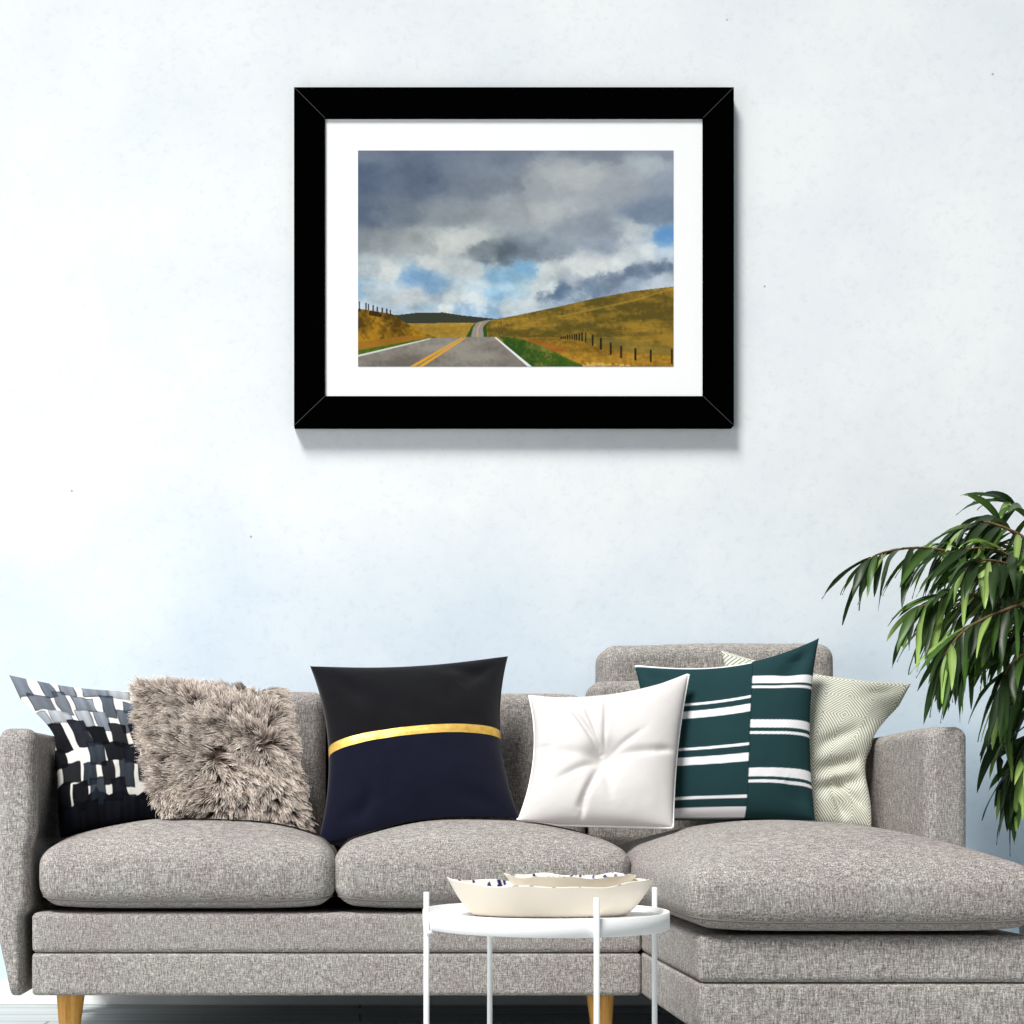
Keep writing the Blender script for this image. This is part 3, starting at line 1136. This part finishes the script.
def bowl(name, cx, cy, a, b, ba, bb_, z0, zr, tip, label, seed, group):
    """long oval dish with an uneven rim, speckled inside"""
    g = random.Random(seed)
    n, m = 360, 40
    ph = [g.uniform(0, 6.28) for _ in range(4)]
    root = empty(name, (cx, cy, z0), label, 'bowl', group)
    V, Fc, cols = [], [], []
    spots = []
    for _ in range(110):
        th = g.uniform(0, 2 * math.pi); s = g.uniform(.72, 1.02)
        spots.append((a * s * math.cos(th), b * s * math.sin(th), g.choice([.0016, .002, .0025, .003, .004, .0055])))

    def ring(s, inner):
        out = []
        for i in range(n):
            th = 2 * math.pi * i / n
            wob = 1 + .018 * math.sin(3 * th + ph[0]) + .012 * math.sin(7 * th + ph[1]) + .006 * math.sin(13 * th + ph[2])
            c, sn = math.cos(th), math.sin(th)
            rx = ba + (a - ba) * s ** .8; ry = bb_ + (b - bb_) * s ** .8
            top = zr + tip * c * c + .0022 * math.sin(5 * th + ph[3]) + .0012 * math.sin(11 * th + ph[1])
            z = z0 + (top - z0) * s ** 1.25
            k = 1.0
            if inner:
                rx -= .0045; ry -= .0045; z += .004 * (1 - s)
            out.append((cx + rx * wob * c * k, cy + ry * wob * sn * k, z))
        return out
    rings = []
    rings.append([(cx, cy, z0)] * n if False else [(cx + .02 * ba * math.cos(2 * math.pi * i / n), cy + .02 * bb_ * math.sin(2 * math.pi * i / n), z0 + .0005) for i in range(n)])
    for k in range(m + 1):
        rings.append(ring(k / m, False))
    tp = rings[-1]
    for k in range(m, -1, -1):
        rings.append(ring(k / m, True))
    for s in (.8, .6, .4, .2, .02):
        rings.append([(cx + ba * s * math.cos(2 * math.pi * i / n), cy + bb_ * s * math.sin(2 * math.pi * i / n), z0 + .0045) for i in range(n)])
    for ri, r in enumerate(rings):
        inner = ri >= m + 1
        for p in r:
            V.append(p)
            c = np.array((238, 229, 214.))
            if inner:
                c = np.array((244, 238, 226.))
                for (sx, sy, sr) in spots:
                    d = math.hypot((p[0] - cx - sx), (p[1] - cy - sy) * .8)
                    if d < sr:
                        c = np.array((34, 32, 92.)); break
            cols.append(c)
    R = len(rings)
    for ri in range(R - 1):
        for i in range(n):
            i2 = (i + 1) % n
            Fc.append((ri * n + i, ri * n + i2, (ri + 1) * n + i2, (ri + 1) * n + i))
    Fc.append(tuple(range(n - 1, -1, -1)))
    Fc.append(tuple((R - 1) * n + i for i in range(n)))
    mk('dish', V, Fc, M['ceramic'], root, True, srgb_np(np.array(cols)))


bowl('serving_bowl', .3707, 2.95, .2025, .100, .142, .062, .4132, .4735, .012,
     'large cream oval bowl with dark blue speckles standing on the white tray table', 3, 'speckled oval bowls')
bowl('serving_bowl', .415, 2.975, .131, .062, .080, .034, .450, .4895, .003,
     'smaller cream speckled oval bowl nested inside the larger bowl', 8, 'speckled oval bowls')

# ------------------------------------------------------------------ plant
PX, PYY = 2.02, 4.12
plant = empty('potted_plant', (PX, PYY, 0), 'tall potted plant with long drooping narrow green leaves right of the sofa', 'plant')
v, f = lathe([(.001, 0), (.15, 0), (.165, .01), (.20, .36), (.205, .37), (.19, .37), (.185, .33), (.001, .33)], (PX, PYY, 0), 64, False)
mk('pot', v, f, M['pot'], plant)
v, f = lathe([(.001, .345), (.19, .338)], (PX, PYY, 0), 48, False)
mk('soil', v, f, M['soil'], plant)
tp_ = [Vector((PX, PYY, .33)), Vector((PX + .02, PYY, .6)), Vector((PX - .01, PYY + .01, .9)), Vector((PX + .01, PYY, 1.15)), Vector((PX - .03, PYY, 1.38))]
v, f = tube(tp_, .02, 12, radii=[.022, .020, .017, .014, .008])
mk('trunk', v, f, M['bark'], plant)


def bez(P, n):
    out = []
    for k in range(n + 1):
        t = k / n * (len(P) - 1)
        i = min(int(t), len(P) - 2); u = t - i
        p0 = P[max(0, i - 1)]; p1 = P[i]; p2 = P[i + 1]; p3 = P[min(len(P) - 1, i + 2)]
        out.append(0.5 * ((2 * p1) + (p2 - p0) * u + (2 * p0 - 5 * p1 + 4 * p2 - p3) * u * u + (3 * p1 - p0 - 3 * p2 + p3) * u ** 3))
    return out


br = []      # (points, leaves, start fraction)
T = lambda k: tp_[k]
br.append(([T(3), pt(1040, 585, 4.10), pt(980, 560, 4.05), pt(925, 548, 4.0), pt(885, 552, 3.98), pt(868, 560, 3.97)], 34, .25))
br.append(([T(4), pt(1045, 560, 4.1), pt(1012, 532, 4.1), pt(995, 516, 4.1)], 26, .2))
br.append(([T(4), pt(1060, 560, 4.2), pt(1000, 545, 4.25), pt(960, 540, 4.28), pt(935, 545, 4.3)], 26, .25))
br.append(([T(3), pt(1050, 615, 4.0), pt(1000, 600, 3.92), pt(950, 595, 3.9), pt(915, 610, 3.88)], 44, .2))
br.append(([T(3), pt(1060, 620, 4.2), pt(1010, 600, 4.3), pt(960, 605, 4.35), pt(930, 625, 4.36)], 40, .2))
br.append(([T(3), pt(1055, 640, 4.1), pt(1010, 635, 4.05), pt(975, 640, 4.0), pt(955, 655, 4.0)], 40, .2))
br.append(([T(3), pt(1060, 600, 4.0), pt(1020, 570, 3.9), pt(985, 560, 3.82), pt(965, 570, 3.8)], 28, .2))
br.append(([T(2), pt(1070, 700, 4.0), pt(1030, 690, 3.95), pt(1010, 705, 3.95), pt(1004, 745, 3.95)], 26, .3))
br.append(([T(2), pt(1075, 680, 4.2), pt(1035, 665, 4.25), pt(1010, 680, 4.3), pt(1005, 720, 4.3)], 22, .3))
br.append(([T(2), pt(1080, 720, 4.0), pt(1045, 715, 3.9), pt(1028, 740, 3.88), pt(1022, 770, 3.88)], 18, .35))
br.append(([T(3), pt(1050, 600, 3.9), pt(1005, 610, 3.8), pt(965, 630, 3.76), pt(945, 655, 3.75)], 40, .2))
br.append(([T(4), pt(1060, 580, 4.0), pt(1020, 560, 3.95), pt(985, 548, 3.92), pt(955, 552, 3.9)], 44, .2))
br.append(([T(3), pt(1060, 640, 4.2), pt(1020, 630, 4.3), pt(980, 640, 4.35), pt(960, 665, 4.35)], 40, .2))
br.append(([T(3), pt(1060, 600, 4.1), pt(1030, 590, 4.1), pt(1000, 600, 4.12), pt(975, 625, 4.12)], 32, .2))
br.append(([T(3), pt(1070, 650, 3.9), pt(1035, 650, 3.85), pt(1010, 665, 3.82), pt(1000, 690, 3.82)], 26, .2))
br.append(([T(2), pt(1080, 730, 4.1), pt(1040, 735, 4.1), pt(1015, 750, 4.1), pt(1008, 775, 4.1)], 20, .3))
br.append(([T(4), pt(1055, 560, 4.0), pt(1020, 535, 4.0), pt(985, 522, 4.0), pt(962, 528, 4.0)], 26, .2))
br.append(([T(4), pt(1050, 540, 4.2), pt(1025, 512, 4.2), pt(1008, 500, 4.2)], 22, .2))
br.append(([T(4), pt(1055, 560, 4.05), pt(1030, 550, 3.98), pt(1010, 555, 3.95)], 22, .2))
br.append(([T(2), pt(1075, 740, 4.0), pt(1040, 745, 3.95), pt(1018, 765, 3.95), pt(1010, 795, 3.95)], 22, .3))
for k in range(9):                       # the far side of the crown
    a = -1.3 + k * .33
    s = T(3 + k % 2)
    e = .42 + .1 * (k % 3)
    br.append(([s, s + Vector((math.cos(a) * e * .4, math.sin(a) * e * .30, .12)), s + Vector((math.cos(a) * e * .8, math.sin(a) * e * .5, .12 - .05 * (k % 4))),
                s + Vector((math.cos(a) * e, math.sin(a) * e * .6, -.02 - .08 * (k % 4)))], 16, .25))
sv, sf = [], []
lv, lf, lc = [], [], []
pl = random.Random(17)


def add_leaf(p, d, L, w):
    """long narrow blade that arches over and hangs; folded along its midrib"""
    n = 9
    pos = Vector(p); dr = d.normalized()
    i0 = len(lv)
    bright = pl.random()
    base = np.array((34, 54, 22.)) if bright < .5 else (np.array((62, 90, 38.)) if bright < .84 else np.array((132, 158, 84.)))
    droop = pl.uniform(.05, .11)
    roll = pl.uniform(-.9, .9)
    for k in range(n + 1):
        t = k / n
        side = dr.cross(Vector((0, 0, 1)))
        if side.length < .15:
            side = Vector((math.cos(roll * 3), math.sin(roll * 3), 0))
        side.normalize()
        up = side.cross(dr).normalized()
        sd = (side * math.cos(roll) + up * math.sin(roll)).normalized()
        upn = sd.cross(dr).normalized()
        ww = w * (math.sin(math.pi * min(1, (t * .93 + .05)) ** .82) ** .9) * (1 if t < .98 else .25)
        wave = .0015 * math.sin(t * 9 + roll * 5)
        for s, q in ((-1, .18), (0, 0), (1, .18)):
            c = pos + sd * (s * ww * .5) + upn * (ww * q + wave * s)
            lv.append(tuple(c))
            tone = (1.25 if s == 0 else 1.0) * (.85 + .3 * t)
            lc.append(np.clip(base * tone, 0, 255))
        if k:
            a = i0 + 3 * k
            lf.append((a - 3, a - 2, a + 1, a)); lf.append((a - 2, a - 1, a + 2, a + 1))
        pos = pos + dr * (L / n)
        dr = (dr + Vector((0, 0, -1)) * droop * (1 + t)).normalized()


for (P, nl, s0) in br:
    c = bez(P, 22)
    v, f = tube(c, .004, 6, radii=[.007 - .0052 * k / 22 for k in range(23)])
    o = len(sv)
    sv += [tuple(q) for q in v]; sf += [tuple(i + o for i in q) for q in f]
    for k in range(nl):
        t = s0 + (1 - s0) * (k + pl.random() * .6) / nl
        q = t * 22; i = min(21, int(q)); p = c[i].lerp(c[i + 1], q - i)
        tan = (c[i + 1] - c[i]).normalized()
        sidev = tan.cross(Vector((0, 0, 1)))
        if sidev.length < .1:
            sidev = Vector((1, 0, 0))
        sidev.normalize()
        sgn = 1 if k % 2 else -1
        d = tan * pl.uniform(.3, .9) + sidev * sgn * pl.uniform(.15, .7) + Vector((0, 0, pl.uniform(-1.1, .15)))
        L = pl.uniform(.13, .21) * (1 if k < nl - 3 else .8)
        add_leaf(p, d, L, pl.uniform(.017, .027))
mk('branches', sv, sf, M['bark'], plant)
lo = mk('foliage', lv, lf, M['leaf'], plant, True, srgb_np(np.array(lc)))
print('leaves', len(lv) // 30)

# ------------------------------------------------------------------ camera, light, world
cam = bpy.data.cameras.new('camera')
cam.sensor_width = 36
cam.sensor_fit = 'HORIZONTAL'
cam.lens = 36 * F / 1024
cam.shift_x = (512 - CX) / 1024
cam.shift_y = -(512 - CY) / 1024
co = bpy.data.objects.new('camera', cam)
C.objects.link(co)
co.location = (0, 0, CAMZ)
co.rotation_euler = (math.radians(90), 0, 0)
bpy.context.scene.camera = co

sun = bpy.data.lights.new('key_sun', 'SUN')
sun.energy = 4.2
sun.angle = math.radians(17)
sun.color = (1.0, .985, .955)
so = bpy.data.objects.new('key_sun', sun)
C.objects.link(so)
so.rotation_euler = Vector((.36, .49, -.88)).to_track_quat('-Z', 'Y').to_euler()
so.location = (-1, 1, 3)

fill = bpy.data.lights.new('window_light', 'AREA')
fill.shape = 'RECTANGLE'
fill.size = 2.6
fill.size_y = 2.0
fill.energy = 55
fill.color = (.96, .985, 1.0)
fo_ = bpy.data.objects.new('window_light', fill)
C.objects.link(fo_)
fo_.location = (-3.0, 1.6, 1.5)
fo_.rotation_euler = (Vector((.8, 3.9, .6)) - fo_.location).to_track_quat('-Z', 'Y').to_euler()

w = bpy.data.worlds.new('world')
bpy.context.scene.world = w
w.use_nodes = True
bg = w.node_tree.nodes['Background']
bg.inputs['Color'].default_value = (.80, .90, 1.0, 1)
bg.inputs['Strength'].default_value = .23

vs = bpy.context.scene.view_settings
vs.view_transform = 'Standard'
vs.look = 'None'
vs.exposure = 0
vs.gamma = 1
